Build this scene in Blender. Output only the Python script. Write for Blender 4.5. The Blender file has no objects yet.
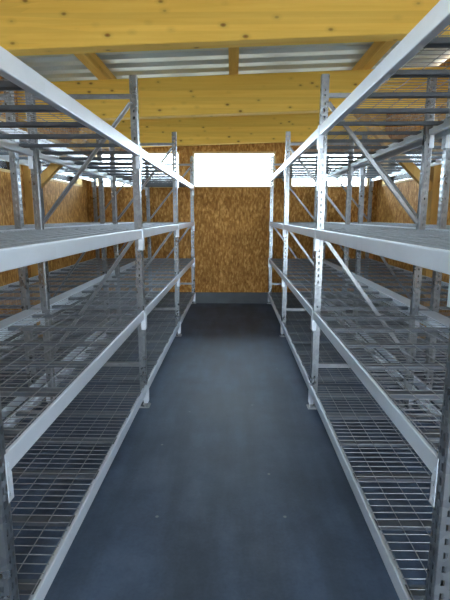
import bpy, bmesh, math, random
from mathutils import Vector, Matrix
random.seed(7)
sc = bpy.context.scene
C = sc.collection
D = bpy.data

# ------------------------------------------------------------------ helpers
def new_mat(name):
    m = D.materials.new(name); m.use_nodes = True
    nt = m.node_tree; nt.nodes.clear()
    out = nt.nodes.new('ShaderNodeOutputMaterial')
    b = nt.nodes.new('ShaderNodeBsdfPrincipled')
    nt.links.new(b.outputs[0], out.inputs[0])
    return m, nt, b
def N(nt, t, **kw):
    n = nt.nodes.new(t)
    for k, v in kw.items():
        if k in n.inputs: n.inputs[k].default_value = v
        else: setattr(n, k, v)
    return n
def ramp(nt, stops, interp='LINEAR'):
    r = nt.nodes.new('ShaderNodeValToRGB'); e = r.color_ramp.elements
    r.color_ramp.interpolation = interp
    e[0].position, e[0].color = stops[0][0], (*stops[0][1], 1)
    e[1].position, e[1].color = stops[-1][0], (*stops[-1][1], 1)
    for p, c in stops[1:-1]:
        x = e.new(p); x.color = (*c, 1)
    return r
def coords(nt, scale=(1,1,1), rot=(0,0,0), loc=(0,0,0)):
    tc = N(nt, 'ShaderNodeTexCoord'); mp = N(nt, 'ShaderNodeMapping')
    mp.inputs['Scale'].default_value = scale; mp.inputs['Rotation'].default_value = rot
    mp.inputs['Location'].default_value = loc
    nt.links.new(tc.outputs['Object'], mp.inputs['Vector'])
    return mp
def mixc(nt, a, b, fac, mode='MIX'):
    m = nt.nodes.new('ShaderNodeMix'); m.data_type = 'RGBA'; m.blend_type = mode
    for sock, v in ((m.inputs[6], a), (m.inputs[7], b), (m.inputs[0], fac)):
        if hasattr(v, 'is_linked') or isinstance(v, bpy.types.NodeSocket): nt.links.new(v, sock)
        elif isinstance(v, (tuple, list)): sock.default_value = (*v, 1)
        else: sock.default_value = v
    return m.outputs[2]
def bump(nt, b, h, strength=.2, dist=.002):
    n = N(nt, 'ShaderNodeBump', Strength=strength, Distance=dist)
    nt.links.new(h, n.inputs['Height']); nt.links.new(n.outputs[0], b.inputs['Normal'])

# ------------------------------------------------------------------ materials
def metal(name, c0, c1, rough, metallic, sc_=30):
    m, nt, b = new_mat(name)
    mp = coords(nt, (1,1,1))
    v = N(nt, 'ShaderNodeTexVoronoi', Scale=sc_); nt.links.new(mp.outputs[0], v.inputs['Vector'])
    n = N(nt, 'ShaderNodeTexNoise', Scale=6.0, Detail=4.0); nt.links.new(mp.outputs[0], n.inputs['Vector'])
    r = ramp(nt, [(0, c0), (1, c1)])
    a = N(nt, 'ShaderNodeMath', operation='ADD'); s = N(nt, 'ShaderNodeSeparateColor')
    nt.links.new(v.outputs['Color'], s.inputs[0])
    ml = N(nt, 'ShaderNodeMath', operation='MULTIPLY'); ml.inputs[1].default_value = .5
    nt.links.new(s.outputs[0], ml.inputs[0]); nt.links.new(ml.outputs[0], a.inputs[0])
    ml2 = N(nt, 'ShaderNodeMath', operation='MULTIPLY'); ml2.inputs[1].default_value = .5
    nt.links.new(n.outputs[0], ml2.inputs[0]); nt.links.new(ml2.outputs[0], a.inputs[1])
    nt.links.new(a.outputs[0], r.inputs[0]); nt.links.new(r.outputs[0], b.inputs['Base Color'])
    b.inputs['Metallic'].default_value = metallic
    rr = N(nt, 'ShaderNodeMapRange'); rr.inputs[3].default_value = rough-.08; rr.inputs[4].default_value = rough+.12
    nt.links.new(n.outputs[0], rr.inputs[0]); nt.links.new(rr.outputs[0], b.inputs['Roughness'])
    return m
M_post  = metal('galvanised_post_steel', (.22,.235,.245), (.40,.425,.445), .27, .9)
M_brace = metal('galvanised_brace_steel', (.24,.255,.265), (.38,.40,.42), .30, .9)
M_beam  = metal('pregalvanised_beam_steel', (.63,.68,.74), (.70,.75,.81), .36, .5, 8)
M_wire  = metal('zinc_plated_wire', (.22,.23,.24), (.32,.335,.35), .5, .5, 50)
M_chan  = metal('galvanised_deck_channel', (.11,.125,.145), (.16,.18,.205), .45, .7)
M_plate = metal('galvanised_cover_sheet', (.50,.54,.60), (.60,.64,.70), .5, .25, 14)
M_bolt  = metal('zinc_bolt', (.35,.36,.36), (.5,.5,.5), .35, .9)

def glulam(name, along='x', yellow=(.96,.63,.135), dark=(.86,.52,.085)):
    m, nt, b = new_mat(name)
    s = {'x': (.7, 9, 14), 'y': (9, .7, 14), 'z': (14, 9, .7)}[along]
    mp = coords(nt, s)
    n = N(nt, 'ShaderNodeTexNoise', Scale=1.6, Detail=6.0, Roughness=.6); nt.links.new(mp.outputs[0], n.inputs['Vector'])
    r = ramp(nt, [(.25, dark), (.6, yellow), (.85, tuple(min(1, c*1.12) for c in yellow))]); nt.links.new(n.outputs[0], r.inputs[0])
    col = r.outputs[0]
    # lamella tone: 40 mm boards stacked in z, each its own tint
    if along != 'z':
        ml = coords(nt, {'x': (.25, .01, 25), 'y': (.01, .25, 25)}[along])
        v = N(nt, 'ShaderNodeTexVoronoi', Scale=1.0); v.inputs['Randomness'].default_value = .25
        nt.links.new(ml.outputs[0], v.inputs['Vector'])
        sp = N(nt, 'ShaderNodeSeparateColor'); nt.links.new(v.outputs['Color'], sp.inputs[0])
        rl = ramp(nt, [(0, (.86,.84,.80)), (1, (1.0,1.0,1.0))]); nt.links.new(sp.outputs[0], rl.inputs[0])
        col = mixc(nt, col, rl.outputs[0], 1.0, 'MULTIPLY')
    # knots
    k = {'x': (3.2, 5, 5.5), 'y': (5, 3.2, 5.5), 'z': (5.5, 5, 3.2)}[along]
    mk = coords(nt, k, loc=(.3,.2,.15))
    vk = N(nt, 'ShaderNodeTexVoronoi', Scale=1.55); nt.links.new(mk.outputs[0], vk.inputs['Vector'])
    rk = ramp(nt, [(0, (1,1,1)), (.07, (.8,.8,.8)), (.13, (.14,.14,.14)), (.26, (0,0,0))]); nt.links.new(vk.outputs['Distance'], rk.inputs[0])
    col = mixc(nt, col, (.22,.085,.018), rk.outputs[0])
    nt.links.new(col, b.inputs['Base Color'])
    b.inputs['Roughness'].default_value = .65; b.inputs['Specular IOR Level'].default_value = .25
    bump(nt, b, n.outputs[0], .12, .002)
    return m
M_glu_x = glulam('spruce_glulam_across', 'x')
M_glu_y = glulam('spruce_timber_lengthwise', 'y', (.76,.47,.12), (.62,.34,.07))
M_glu_z = glulam('spruce_timber_upright', 'z', (.55,.32,.09), (.42,.22,.05))
M_frame_wood = glulam('window_lining_timber', 'x', (.70,.50,.24), (.58,.38,.16))

def osb():
    m, nt, b = new_mat('osb_board')
    cols = []
    angs = (.15, .75, -.65, 1.35)
    for i, a in enumerate(angs):
        mp = coords(nt, (40, 40, 17), (a*.9, a, 0), (i*.37, i*.11, i*.53))
        v = N(nt, 'ShaderNodeTexVoronoi', Scale=1.0); nt.links.new(mp.outputs[0], v.inputs['Vector'])
        sp = N(nt, 'ShaderNodeSeparateColor'); nt.links.new(v.outputs['Color'], sp.inputs[0])
        cols.append(sp.outputs[i % 3])
    a1 = N(nt, 'ShaderNodeMath', operation='ADD'); nt.links.new(cols[0], a1.inputs[0]); nt.links.new(cols[1], a1.inputs[1])
    a2 = N(nt, 'ShaderNodeMath', operation='ADD'); nt.links.new(cols[2], a2.inputs[0]); nt.links.new(cols[3], a2.inputs[1])
    a3 = N(nt, 'ShaderNodeMath', operation='ADD'); nt.links.new(a1.outputs[0], a3.inputs[0]); nt.links.new(a2.outputs[0], a3.inputs[1])
    a4 = N(nt, 'ShaderNodeMath', operation='MULTIPLY'); a4.inputs[1].default_value = .25; nt.links.new(a3.outputs[0], a4.inputs[0])
    r = ramp(nt, [(.15, (.27,.115,.026)), (.38, (.41,.185,.042)), (.56, (.53,.26,.066)), (.85, (.80,.46,.15))])
    nt.links.new(a4.outputs[0], r.inputs[0])
    mp = coords(nt, (1,1,1)); n = N(nt, 'ShaderNodeTexNoise', Scale=2.2, Detail=5.0); nt.links.new(mp.outputs[0], n.inputs['Vector'])
    rn = ramp(nt, [(.3, (.80,.78,.74)), (.7, (1,1,1))]); nt.links.new(n.outputs[0], rn.inputs[0])
    nt.links.new(mixc(nt, r.outputs[0], rn.outputs[0], 1.0, 'MULTIPLY'), b.inputs['Base Color'])
    b.inputs['Roughness'].default_value = .7; b.inputs['Specular IOR Level'].default_value = .2
    bump(nt, b, a4.outputs[0], .25, .002)
    return m
M_osb = osb()

def floor_mat():
    m, nt, b = new_mat('sealed_concrete_floor')
    mp = coords(nt)
    n = N(nt, 'ShaderNodeTexNoise', Scale=1.5, Detail=9.0, Roughness=.66); nt.links.new(mp.outputs[0], n.inputs['Vector'])
    r = ramp(nt, [(.38, (.040,.060,.094)), (.5, (.056,.083,.128)), (.64, (.078,.110,.164))]); nt.links.new(n.outputs[0], r.inputs[0])
    ms = coords(nt, (2.2, .35, 1), (0,0,.06))
    n2 = N(nt, 'ShaderNodeTexNoise', Scale=2.6, Detail=6.0); nt.links.new(ms.outputs[0], n2.inputs['Vector'])
    r2 = ramp(nt, [(.40, (.78,.78,.77)), (.60, (1.10,1.10,1.12))]); nt.links.new(n2.outputs[0], r2.inputs[0])
    col = mixc(nt, r.outputs[0], r2.outputs[0], 1.0, 'MULTIPLY')
    # pale specks of dropped mortar
    v = N(nt, 'ShaderNodeTexVoronoi', Scale=4.2); nt.links.new(mp.outputs[0], v.inputs['Vector'])
    rv = ramp(nt, [(0, (.9,.9,.9)), (.035, (.7,.7,.7)), (.048, (0,0,0))]); nt.links.new(v.outputs['Distance'], rv.inputs[0])
    col = mixc(nt, col, (.22,.24,.25), rv.outputs[0])
    # fine dust
    n3 = N(nt, 'ShaderNodeTexNoise', Scale=60.0, Detail=3.0); nt.links.new(mp.outputs[0], n3.inputs['Vector'])
    r3 = ramp(nt, [(.3, (.9,.9,.9)), (.7, (1.06,1.06,1.06))]); nt.links.new(n3.outputs[0], r3.inputs[0])
    col = mixc(nt, col, r3.outputs[0], 1.0, 'MULTIPLY')
    nt.links.new(col, b.inputs['Base Color'])
    rr = N(nt, 'ShaderNodeMapRange'); rr.inputs[3].default_value = .46; rr.inputs[4].default_value = .62; b.inputs['Specular IOR Level'].default_value = .35
    nt.links.new(n.outputs[0], rr.inputs[0]); nt.links.new(rr.outputs[0], b.inputs['Roughness'])
    bump(nt, b, n3.outputs[0], .1, .001)
    return m
M_floor = floor_mat()

def plain(name, c, rough=.6, metallic=0, var=.12, s=5):
    m, nt, b = new_mat(name)
    mp = coords(nt); n = N(nt, 'ShaderNodeTexNoise', Scale=float(s), Detail=5.0); nt.links.new(mp.outputs[0], n.inputs['Vector'])
    r = ramp(nt, [(.3, tuple(x*(1-var) for x in c)), (.7, tuple(min(1, x*(1+var)) for x in c))])
    nt.links.new(n.outputs[0], r.inputs[0]); nt.links.new(r.outputs[0], b.inputs['Base Color'])
    b.inputs['Roughness'].default_value = rough; b.inputs['Metallic'].default_value = metallic
    return m
M_plinth = plain('concrete_upstand', (.10,.115,.125), .7)
M_roof = plain('coated_roof_sheet', (.54,.59,.59), .4, .15, .05, 3)

def glass():
    m = D.materials.new('clear_window_glass'); m.use_nodes = True; nt = m.node_tree; nt.nodes.clear()
    o = nt.nodes.new('ShaderNodeOutputMaterial'); t = N(nt, 'ShaderNodeBsdfTransparent'); g = N(nt, 'ShaderNodeBsdfGlossy', Roughness=.03)
    f = N(nt, 'ShaderNodeFresnel', IOR=1.45); mx = nt.nodes.new('ShaderNodeMixShader')
    t.inputs[0].default_value = (.95,.98,.98,1)
    nt.links.new(f.outputs[0], mx.inputs[0]); nt.links.new(t.outputs[0], mx.inputs[1]); nt.links.new(g.outputs[0], mx.inputs[2])
    nt.links.new(mx.outputs[0], o.inputs[0]); return m
M_glass = glass()

# ------------------------------------------------------------------ mesh builder
class MB:
    def __init__(s): s.v = []; s.f = []
    def box(s, x0, x1, y0, y1, z0, z1, shear=0.0):
        """axis box; shear lifts z by shear*x (roof pitch)"""
        i = len(s.v)
        for z in (z0, z1):
            for x, y in ((x0,y0),(x1,y0),(x1,y1),(x0,y1)): s.v.append((x, y, z+shear*x))
        s.f += [(i,i+3,i+2,i+1),(i+4,i+5,i+6,i+7),(i,i+1,i+5,i+4),(i+1,i+2,i+6,i+5),(i+2,i+3,i+7,i+6),(i+3,i,i+4,i+7)]
        return s
    def prism_y(s, prof, y0, y1):      # profile in (x,z), counter-clockwise seen from -y
        i = len(s.v); n = len(prof)
        for y in (y0, y1):
            for x, z in prof: s.v.append((x, y, z))
        s.f.append(tuple(i+k for k in range(n))); s.f.append(tuple(i+n+k for k in reversed(range(n))))
        for k in range(n):
            a, b = k, (k+1) % n
            s.f.append((i+b, i+a, i+n+a, i+n+b))
        return s
    def rod(s, a, b, r, n=6):
        a = Vector(a); b = Vector(b); d = (b-a).normalized()
        u = d.orthogonal().normalized(); w = d.cross(u); i = len(s.v)
        for p in (a, b):
            for k in range(n):
                t = 2*math.pi*k/n; s.v.append(tuple(p + u*math.cos(t)*r + w*math.sin(t)*r))
        for k in range(n):
            l = (k+1) % n; s.f.append((i+k, i+l, i+n+l, i+n+k))
        s.f.append(tuple(i+k for k in reversed(range(n)))); s.f.append(tuple(i+n+k for k in range(n)))
        return s
    def bar(s, a, b, prof, up=(0,1,0)):
        """sweep closed profile (u,w) from a to b; w axis is along 'up'"""
        a = Vector(a); b = Vector(b); d = (b-a).normalized(); w = Vector(up).normalized(); u = w.cross(d).normalized()
        i = len(s.v); n = len(prof)
        for p in (a, b):
            for q, t in prof: s.v.append(tuple(p + u*q + w*t))
        for k in range(n):
            l = (k+1) % n; s.f.append((i+k, i+l, i+n+l, i+n+k))
        s.f.append(tuple(i+k for k in reversed(range(n)))); s.f.append(tuple(i+n+k for k in range(n)))
        return s
    def sheet(s, org, du, dv, ub, vb, holes):
        """grid of quads over breaks ub x vb with cells (i,j) in holes left out"""
        org = Vector(org); du = Vector(du); dv = Vector(dv); i0 = len(s.v); nu = len(ub)
        for vv in vb:
            for uu in ub: s.v.append(tuple(org + du*uu + dv*vv))
        for j in range(len(vb)-1):
            for i in range(nu-1):
                if holes(i, j): continue
                a = i0 + j*nu + i
                s.f.append((a, a+1, a+nu+1, a+nu))
        return s
    def mesh(s, name, mat, weld=False):
        me = D.meshes.new(name); me.from_pydata(s.v, [], s.f); me.update()
        bm = bmesh.new(); bm.from_mesh(me)
        if weld: bmesh.ops.remove_doubles(bm, verts=bm.verts, dist=1e-5)
        bmesh.ops.recalc_face_normals(bm, faces=bm.faces)
        bm.to_mesh(me); bm.free()
        me.materials.append(mat); return me
def link(name, me, parent=None, loc=(0,0,0), rotz=0):
    o = D.objects.new(name, me); C.objects.link(o); o.location = loc; o.rotation_euler = (0,0,rotz)
    if parent: o.parent = parent
    return o
def tag(o, label=None, cat=None, group=None, kind=None):
    if label: o['label'] = label
    if cat: o['category'] = cat
    if group: o['group'] = group
    if kind: o['kind'] = kind
    return o
def bevel(o, w=.002, seg=1):
    b = o.modifiers.new('bevel', 'BEVEL'); b.width = w; b.segments = seg; b.limit_method = 'ANGLE'; return o
def solid(o, t=.002):
    b = o.modifiers.new('thickness', 'SOLIDIFY'); b.thickness = t; b.offset = 0; return o
def copy_tree(o, parent=None):
    c = o.copy(); C.objects.link(c)
    if parent: c.parent = parent
    for ch in list(o.children): copy_tree(ch, c)
    return c

# ------------------------------------------------------------------ dimensions (metres)
FACE = .685                    # aisle half width at the beam faces
Y0, PITCH, NB = 1.325, 2.33, 3  # first frame, bay pitch, bays
YF = [PITCH*i for i in range(NB+1)]
DEPTH = .86
TURN = -.0042                 # the left racks stand very slightly out of line with the right ones
TOPS = [.205, .845, 1.497, 2.126]
TOP_HIGH = 2.272            # every rack but the left aisle rack has its top level set higher
POST_H = 2.63
WALLX, WALLY, YB = 2.60, 8.38, -4.2
SL = .031                      # roof pitch, rises to the right
ZB = 2.82                      # underside of roof beams at x = 0
BH = .44

# ------------------------------------------------------------------ upright post mesh (omega section with punched holes)
def post_mesh():
    m = MB(); P = .05; n = int(POST_H/P)
    vf = [0.0]; 
    def rows(a, b):
        vb = []
        for k in range(n): vb += [k*P, k*P+a, k*P+b]
        vb.append(POST_H); return vb
    # front face (x = 0) towards the aisle, two rows of slots
    m.sheet((0,-.022,0), (0,1,0), (0,0,1), [0,.005,.016,.028,.039,.044], rows(.010,.038), lambda i,j: j%3==1 and i in (1,3) and j < 3*n-1)
    for s in (-1,1):
        # rolled corner, side with one row of holes, rear lip and return
        m.sheet((0,.022*s,0), (.004,.006*s,0), (0,0,1), [0,1], [0,POST_H], lambda i,j: False)
        m.sheet((.004,.028*s,0), (1,0,0), (0,0,1), [0,.017,.030,.046], rows(.014,.036), lambda i,j: j%3==1 and i==1 and j < 3*n-1)
        m.sheet((.050,.028*s,0), (0,-s,0), (0,0,1), [0,.012], [0,POST_H], lambda i,j: False)
        m.sheet((.050,.016*s,0), (1,0,0), (0,0,1), [0,.008], [0,POST_H], lambda i,j: False)
    return m.mesh('upright_post', M_post)
ME_post = post_mesh()
def foot_mesh():
    m = MB(); m.box(-.02,.08,-.045,.045,0,.005)
    for x, y in ((-.009,-.034),(.069,.034)): m.rod((x,y,.005),(x,y,.016),.007,6)
    return m.mesh('foot_plate', M_bolt)
ME_foot = foot_mesh()
def strut_mesh():
    m = MB(); c = [(-.016,-.012),(.016,-.012),(.016,.012),(.0135,.012),(.0135,-.0095),(-.0135,-.0095),(-.0135,.012),(-.016,.012)]
    m.bar((.060,0,0),(.800,0,0), c); return m.mesh('horizontal_strut', M_brace)
ME_strut = strut_mesh()
def diag_mesh(z_top, z_bot):
    m = MB(); c = [(-.0135,-.013),(.0135,-.013),(.0135,.013),(.011,.013),(.011,-.0105),(-.011,-.0105),(-.011,.013),(-.0135,.013)]
    m.bar((.064,0,z_top),(.794,0,z_bot), c); return m.mesh('diagonal_brace', M_brace)
ME_diag = [diag_mesh(2.44,1.55), diag_mesh(1.44,.46)]

# step beam: plain outer face, narrow lip on top, step inside that carries the deck
LB = PITCH - .060
def beam_mesh():
    m = MB(); m.prism_y([(0,-.072),(.040,-.072),(.040,-.030),(.016,-.030),(.016,0),(0,0)], .031, .031+LB-.002)
    return m.mesh('shelf_beam', M_beam)
ME_beam = beam_mesh()
def conn_mesh(sgn):            # L-shaped hook plate on the post face; sgn=+1 at the start of the beam
    m = MB(); y = .002*sgn
    zb = [-.165]
    vb = []
    for k in range(3): vb += [-.165+.05*k, -.165+.05*k+.018, -.165+.05*k+.034]
    vb += [-.012, .004]
    m.sheet((-.003, y, 0), (0,sgn,0), (0,0,1), [0,.009,.018,.0285], vb, lambda i,j: i==1 and j%3==1 and j<9)
    m.box(-.0035,-.0005, *sorted((.0285*sgn,.031*sgn)), -.165, .004)
    m.box(-.0035, .030, *sorted((.0305*sgn+.0,.0335*sgn)), -.165,-.0725)
    return m.mesh('beam_connector', M_beam)
ME_conn = {1: conn_mesh(1), -1: conn_mesh(-1)}

def make_rack():
    root = link('storage_rack', None)
    for y in YF:
        for side in (0, 1):
            # rear posts are the same section turned round
            p = solid(link('upright_post', ME_post, root, (.005 if side==0 else DEPTH-.005, y, .005), 0 if side==0 else math.pi))
            link('foot_plate', ME_foot, p, (0,0,-.005))
        for z in (2.49, .37): link('horizontal_strut', ME_strut, root, (0,y,z))
        for me in ME_diag: link('diagonal_brace', me, root, (0,y,0))
    for i in range(NB):
        for t in TOPS:
            for side in (0, 1):
                if side == 0: b = link('shelf_beam', ME_beam, root, (0, YF[i], t))
                else: b = link('shelf_beam', ME_beam, root, (DEPTH, YF[i+1], t), math.pi)
                bevel(b, .005, 3)
                for s in (1, -1):
                    solid(link('beam_connector', ME_conn[s], b, (0, 0 if s==1 else PITCH, 0)), .0025)
    return root

OFF2 = .955+.035   # front face of the second row, from the aisle centre line, is FACE+.99-.035
X2 = 1.640
def place(root, side, x, ):
    if side > 0: root.location = (x, Y0, 0); root.rotation_euler = (0,0,0)
    else: root.location = (-x-TURN*(YF[-1]-2.6), Y0+YF[-1], 0); root.rotation_euler = (0,0,math.pi+TURN)
rack = make_rack()
specs = [(-1, FACE, 'long galvanised shelving rack lining the left side of the aisle'),
         (1, FACE, 'long galvanised shelving rack lining the right side of the aisle'),
         (-1, X2, 'galvanised shelving rack against the left wooden wall, behind the left aisle rack'),
         (1, X2, 'galvanised shelving rack against the right wooden wall, behind the right aisle rack')]
for k, (side, x, lab) in enumerate(specs):
    r = rack if k == 0 else copy_tree(rack)
    place(r, side, x); tag(r, lab, 'shelving rack', 'rows of shelving racks')
    if k:
        for ch in r.children:
            if ch.name.startswith('shelf_beam') and abs(ch.location.z - TOPS[3]) < 1e-4: ch.location.z = TOP_HIGH

# ------------------------------------------------------------------ wire mesh decks
def deck_mesh():
    m = MB(); x0, x1, y0, y1 = .020, DEPTH-.020, .042, PITCH-.042
    n = 45
    for k in range(n):
        y = y0 + (y1-y0)*k/(n-1); m.rod((x0,y,-.0060),(x1,y,-.0060),.0019,5)
    for k in range(9):
        x = x0 + .004 + (x1-x0-.008)*k/8; m.rod((x,y0,-.0017),(x,y1,-.0017),.0021,5)
    return m.mesh('wire_mesh', M_wire)
def chan_mesh():
    m = MB(); m.bar((.0175,0,-.019),(DEPTH-.0175,0,-.019), [(-.0105,-.026),(.0105,-.026),(.0105,-.0235),(-.008,-.0235),(-.008,.0235),(.0105,.0235),(.0105,.026),(-.0105,.026)])
    return m.mesh('support_channel', M_chan)
ME_deck, ME_chan = deck_mesh(), chan_mesh()
def make_deck():
    r = link('wire_deck', None)
    link('wire_mesh', ME_deck, r)
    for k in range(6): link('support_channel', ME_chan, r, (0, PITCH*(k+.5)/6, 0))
    return r
deck = make_deck(); first = True
lev = ['bottom', 'second', 'third', 'top']
bayn = ['near', 'middle', 'far']
for side, x, _ in specs:
    rown = ('left' if side < 0 else 'right') + (' aisle rack' if x == FACE else ' wall rack')
    for i in range(NB):
        for j, t in enumerate(TOPS):
            d = deck if first else copy_tree(deck); first = False
            yy = Y0 + YF[i]
            if j == 3 and not (side < 0 and x == FACE): t = TOP_HIGH
            if side > 0: d.location = (x, yy, t); d.rotation_euler = (0,0,0)
            else: d.location = (-x-TURN*(YF[i+1]-2.6), yy+PITCH, t); d.rotation_euler = (0,0,math.pi+TURN)
            tag(d, 'steel wire mesh deck on the %s shelf, %s bay of the %s' % (lev[j], bayn[i], rown), 'wire deck', 'wire mesh decks on the %s' % rown)

# smooth sheets bridging the gap between the two rows
cm = MB(); w = X2 - FACE - DEPTH
ME_cover = MB().box(-.015, w+.015, .045, PITCH-.045, .0005, .0025)
ME_cover = ME_cover.mesh('cover_plate', M_plate)
for side in (-1, 1):
    for i in range(NB):
        for j in ((1, 2) if side < 0 else (1, 2, 3)):
            yy = Y0 + YF[i]; xx = FACE + DEPTH; tz = TOPS[j] if j < 3 else TOP_HIGH
            if side > 0: o = link('cover_plate', ME_cover, None, (xx, yy, tz))
            else: o = link('cover_plate', ME_cover, None, (-xx-TURN*(YF[i+1]-2.6), yy+PITCH, tz), math.pi+TURN)
            tag(o, 'smooth galvanised sheet bridging the gap behind the %s aisle rack, %s shelf, %s bay' % ('left' if side<0 else 'right', lev[j], bayn[i]), 'cover plate', 'sheets covering the gap between rack rows')

# ------------------------------------------------------------------ the building
def struct(name, mb, mat, parent=None, loc=(0,0,0)):
    o = link(name, mb.mesh(name, mat), parent, loc)
    if not parent: o['kind'] = 'structure'
    return o
struct('floor', MB().box(-WALLX-.1, WALLX+.1, YB, WALLY+.12, -.12, 0), M_floor)
SILL, HEAD = 2.10, 2.72
TH = .10
ZT = 3.45
# back wall with three openings
bw = MB()
ops = [(-2.45,-.915), (-.685,.785), (1.055,2.45)]
bw.box(-WALLX, WALLX, WALLY, WALLY+TH, 0, SILL)
xs = [-WALLX] + [v for o in ops for v in o] + [WALLX]
for a in range(0, len(xs), 2): bw.box(xs[a], xs[a+1], WALLY, WALLY+TH, SILL, HEAD)
bw.box(-WALLX, WALLX, WALLY, WALLY+TH, HEAD, ZT, 0)
struct('wall_back', bw, M_osb)
# side walls with strip windows between the roof posts
PY = [3.57, 5.90, 8.17]
side_ops = [(-3.7, -1.3), (-1.06, 1.10), (1.34, 3.44), (3.70, 5.77), (6.03, 8.10)]
for s, nm in ((-1,'left'),(1,'right')):
    w_ = MB(); xa, xb = sorted((s*WALLX, s*(WALLX+TH)))
    w_.box(xa, xb, YB, WALLY+TH, 0, SILL)
    ys = [YB] + [v for o in side_ops for v in o] + [WALLY+TH]
    for a in range(0, len(ys), 2): w_.box(xa, xb, ys[a], ys[a+1], SILL, HEAD)
    w_.box(xa, xb, YB, WALLY+TH, HEAD, ZT+.0)
    struct('wall_'+nm, w_, M_osb)
# unseen front wall; wide gateway added towards the right to light the left racks
fw = MB(); GX0, GX1, GZ = -.1, 2.4, 2.8
fw.box(-WALLX-TH, GX0, YB-TH, YB, 0, ZT); fw.box(GX1, WALLX+TH, YB-TH, YB, 0, ZT); fw.box(GX0, GX1, YB-TH, YB, GZ, ZT)
struct('wall_front', fw, M_osb)

# windows: timber lining and pane
wn = 0
def window(axis, a0, a1, pos, into):
    """opening a0..a1 along 'axis' in a wall at pos; 'into' = outward direction sign"""
    global wn; wn += 1
    r = link('window_%d' % wn, None); r['kind'] = 'structure'
    f = MB(); g = MB(); t = .030
    def bx(m, u0,u1,v0,v1,z0,z1):
        v0, v1 = sorted((pos+into*v0, pos+into*v1))
        if axis == 'x': m.box(u0,u1,v0,v1,z0,z1)
        else: m.box(v0,v1,u0,u1,z0,z1)
    bx(f,a0,a1,-.012,TH,SILL,SILL+t); bx(f,a0,a1,-.012,TH,HEAD-t,HEAD)
    bx(f,a0,a0+t,-.012,TH,SILL+t,HEAD-t); bx(f,a1-t,a1,-.012,TH,SILL+t,HEAD-t)
    bx(g,a0+t,a1-t,.050,.056,SILL+t,HEAD-t)
    if axis == 'x': r.location = ((a0+a1)/2, pos, SILL)
    else: r.location = (pos, (a0+a1)/2, SILL)
    for nm, m, mat in (('window_frame', f, M_frame_wood), ('pane', g, M_glass)):
        o = link(nm, m.mesh(nm, mat), r); o.location = -Vector(r.location)
for a, b in ops: window('x', a, b, WALLY, 1)
for s in (-1, 1):
    for a, b in side_ops: window('y', a, b, s*WALLX, s)

# concrete upstand along the walls
struct('baseboard_back', MB().box(-WALLX+.03, WALLX-.03, WALLY-.045, WALLY, 0, .20), M_plinth)
for s, nm in ((-1,'left'),(1,'right')):
    xa, xb = sorted((s*WALLX, s*(WALLX-.03)))
    struct('baseboard_'+nm, MB().box(xa, xb, YB, WALLY, 0, .20), M_plinth)

# roof sheet: trapezoidal ribs running across the room
def roof():
    m = MB(); z0 = ZB + BH + .145; y = YB-TH; per = .30; h = .038; pts = []
    while y < WALLY+TH:
        for d, z in ((0,0),(.125,0),(.160,h),(.265,h)): pts.append((y+d, z))
        y += per
    x0, x1 = -WALLX-TH, WALLX+TH; i = 0
    for (yy, z) in pts: 
        for x in (x0, x1): m.v.append((x, yy, z0+z+SL*x))
    for k in range(len(pts)-1): m.f.append((2*k, 2*k+1, 2*k+3, 2*k+2))
    return m
ro = struct('ceiling', roof(), M_roof); solid(ro, .0015)

beam_lab = ['wide yellow spruce roof beam crossing above the aisle, nearest and largest',
            'yellow spruce roof beam crossing above the aisle, middle of the three',
            'yellow spruce roof beam against the back wall, above the windows']
for k, y in enumerate(PY):
    o = link('roof_beam', MB().box(-WALLX+.005, WALLX-.005, -.07, .07, 0, BH, SL).mesh('roof_beam', M_glu_x), None, (0, y, ZB))
    bevel(o, .006, 1); tag(o, beam_lab[k], 'roof beam', 'spruce roof beams')
pl = ['left', 'centre', 'right']
for k, x in enumerate((-1.535, .035, 1.605)):
    m = MB().box(-.055, .055, YB+.02, WALLY-.02, 0, .138)
    o = link('roof_purlin', m.mesh('roof_purlin', M_glu_y), None, (x, 0, ZB+BH+SL*x+.001))
    tag(o, 'yellow timber purlin lying lengthwise on the roof beams under the %s of the roof sheet' % pl[k], 'purlin', 'timber purlins under the roof sheet')
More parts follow.
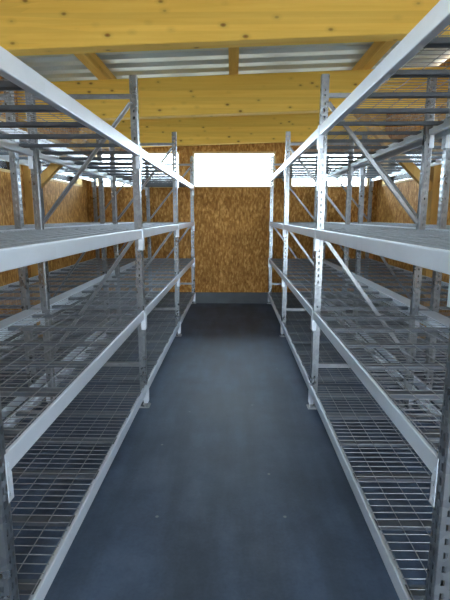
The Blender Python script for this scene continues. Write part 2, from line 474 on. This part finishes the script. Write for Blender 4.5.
# timber posts with knee braces on the side walls, under the beams
for s in (-1, 1):
    for k, y in enumerate(PY[:2]):
        r = link('timber_post', None, None, (s*(WALLX-.050), y, 0))
        top = ZB + SL*s*(WALLX-.1) - .004
        p = link('post', MB().box(-.045, .045, -.06, .06, 0, top).mesh('post', M_glu_z), r)
        m = MB(); a = (-s*.045, 0, 1.93); L_ = top-1.93
        m.bar(a, (-s*(.045+L_), 0, top-.035), [(-.05,-.045),(.05,-.045),(.05,.045),(-.05,.045)])
        if k: link('knee_brace', m.mesh('knee_brace', M_glu_z), r)
        tag(r, ('timber wall post with slanted knee brace at the %s wall, under the middle roof beam' if k else 'plain timber wall post at the %s wall, under the nearest roof beam') % ('left' if s<0 else 'right'), 'post', 'timber wall posts')

# ------------------------------------------------------------------ light
w = D.worlds.new('overcast_sky'); sc.world = w; w.use_nodes = True; nt = w.node_tree; nt.nodes.clear()
o = nt.nodes.new('ShaderNodeOutputWorld'); bg = N(nt, 'ShaderNodeBackground')
tc = N(nt, 'ShaderNodeTexCoord'); sp = N(nt, 'ShaderNodeSeparateXYZ'); nt.links.new(tc.outputs['Generated'], sp.inputs[0])
r = ramp(nt, [(0, (.10,.11,.10)), (.47, (.20,.21,.20)), (.50, (.76,.88,1.0)), (1, (.60,.79,1.0))])
mr = N(nt, 'ShaderNodeMapRange'); mr.inputs[1].default_value = -1; mr.inputs[2].default_value = 1
nt.links.new(sp.outputs[2], mr.inputs[0]); nt.links.new(mr.outputs[0], r.inputs[0]); nt.links.new(r.outputs[0], bg.inputs[0])
bg.inputs[1].default_value = 5.0
nt.links.new(bg.outputs[0], o.inputs[0])

# ------------------------------------------------------------------ camera
cam = D.cameras.new('camera'); co = D.objects.new('camera', cam); C.objects.link(co); sc.camera = co
cam.sensor_fit = 'VERTICAL'; cam.sensor_height = 36; cam.lens = 36*455/600
cam.clip_start = .05
co.location = (.035, 0, 1.6)
co.rotation_euler = (math.radians(90-10.46), 0, math.radians(1.02))

vs = sc.view_settings; vs.view_transform = 'Standard'; vs.look = 'None'; vs.gamma = 1; vs.use_curve_mapping = False
sc.display_settings.display_device = 'sRGB'
vs.exposure = 2.5
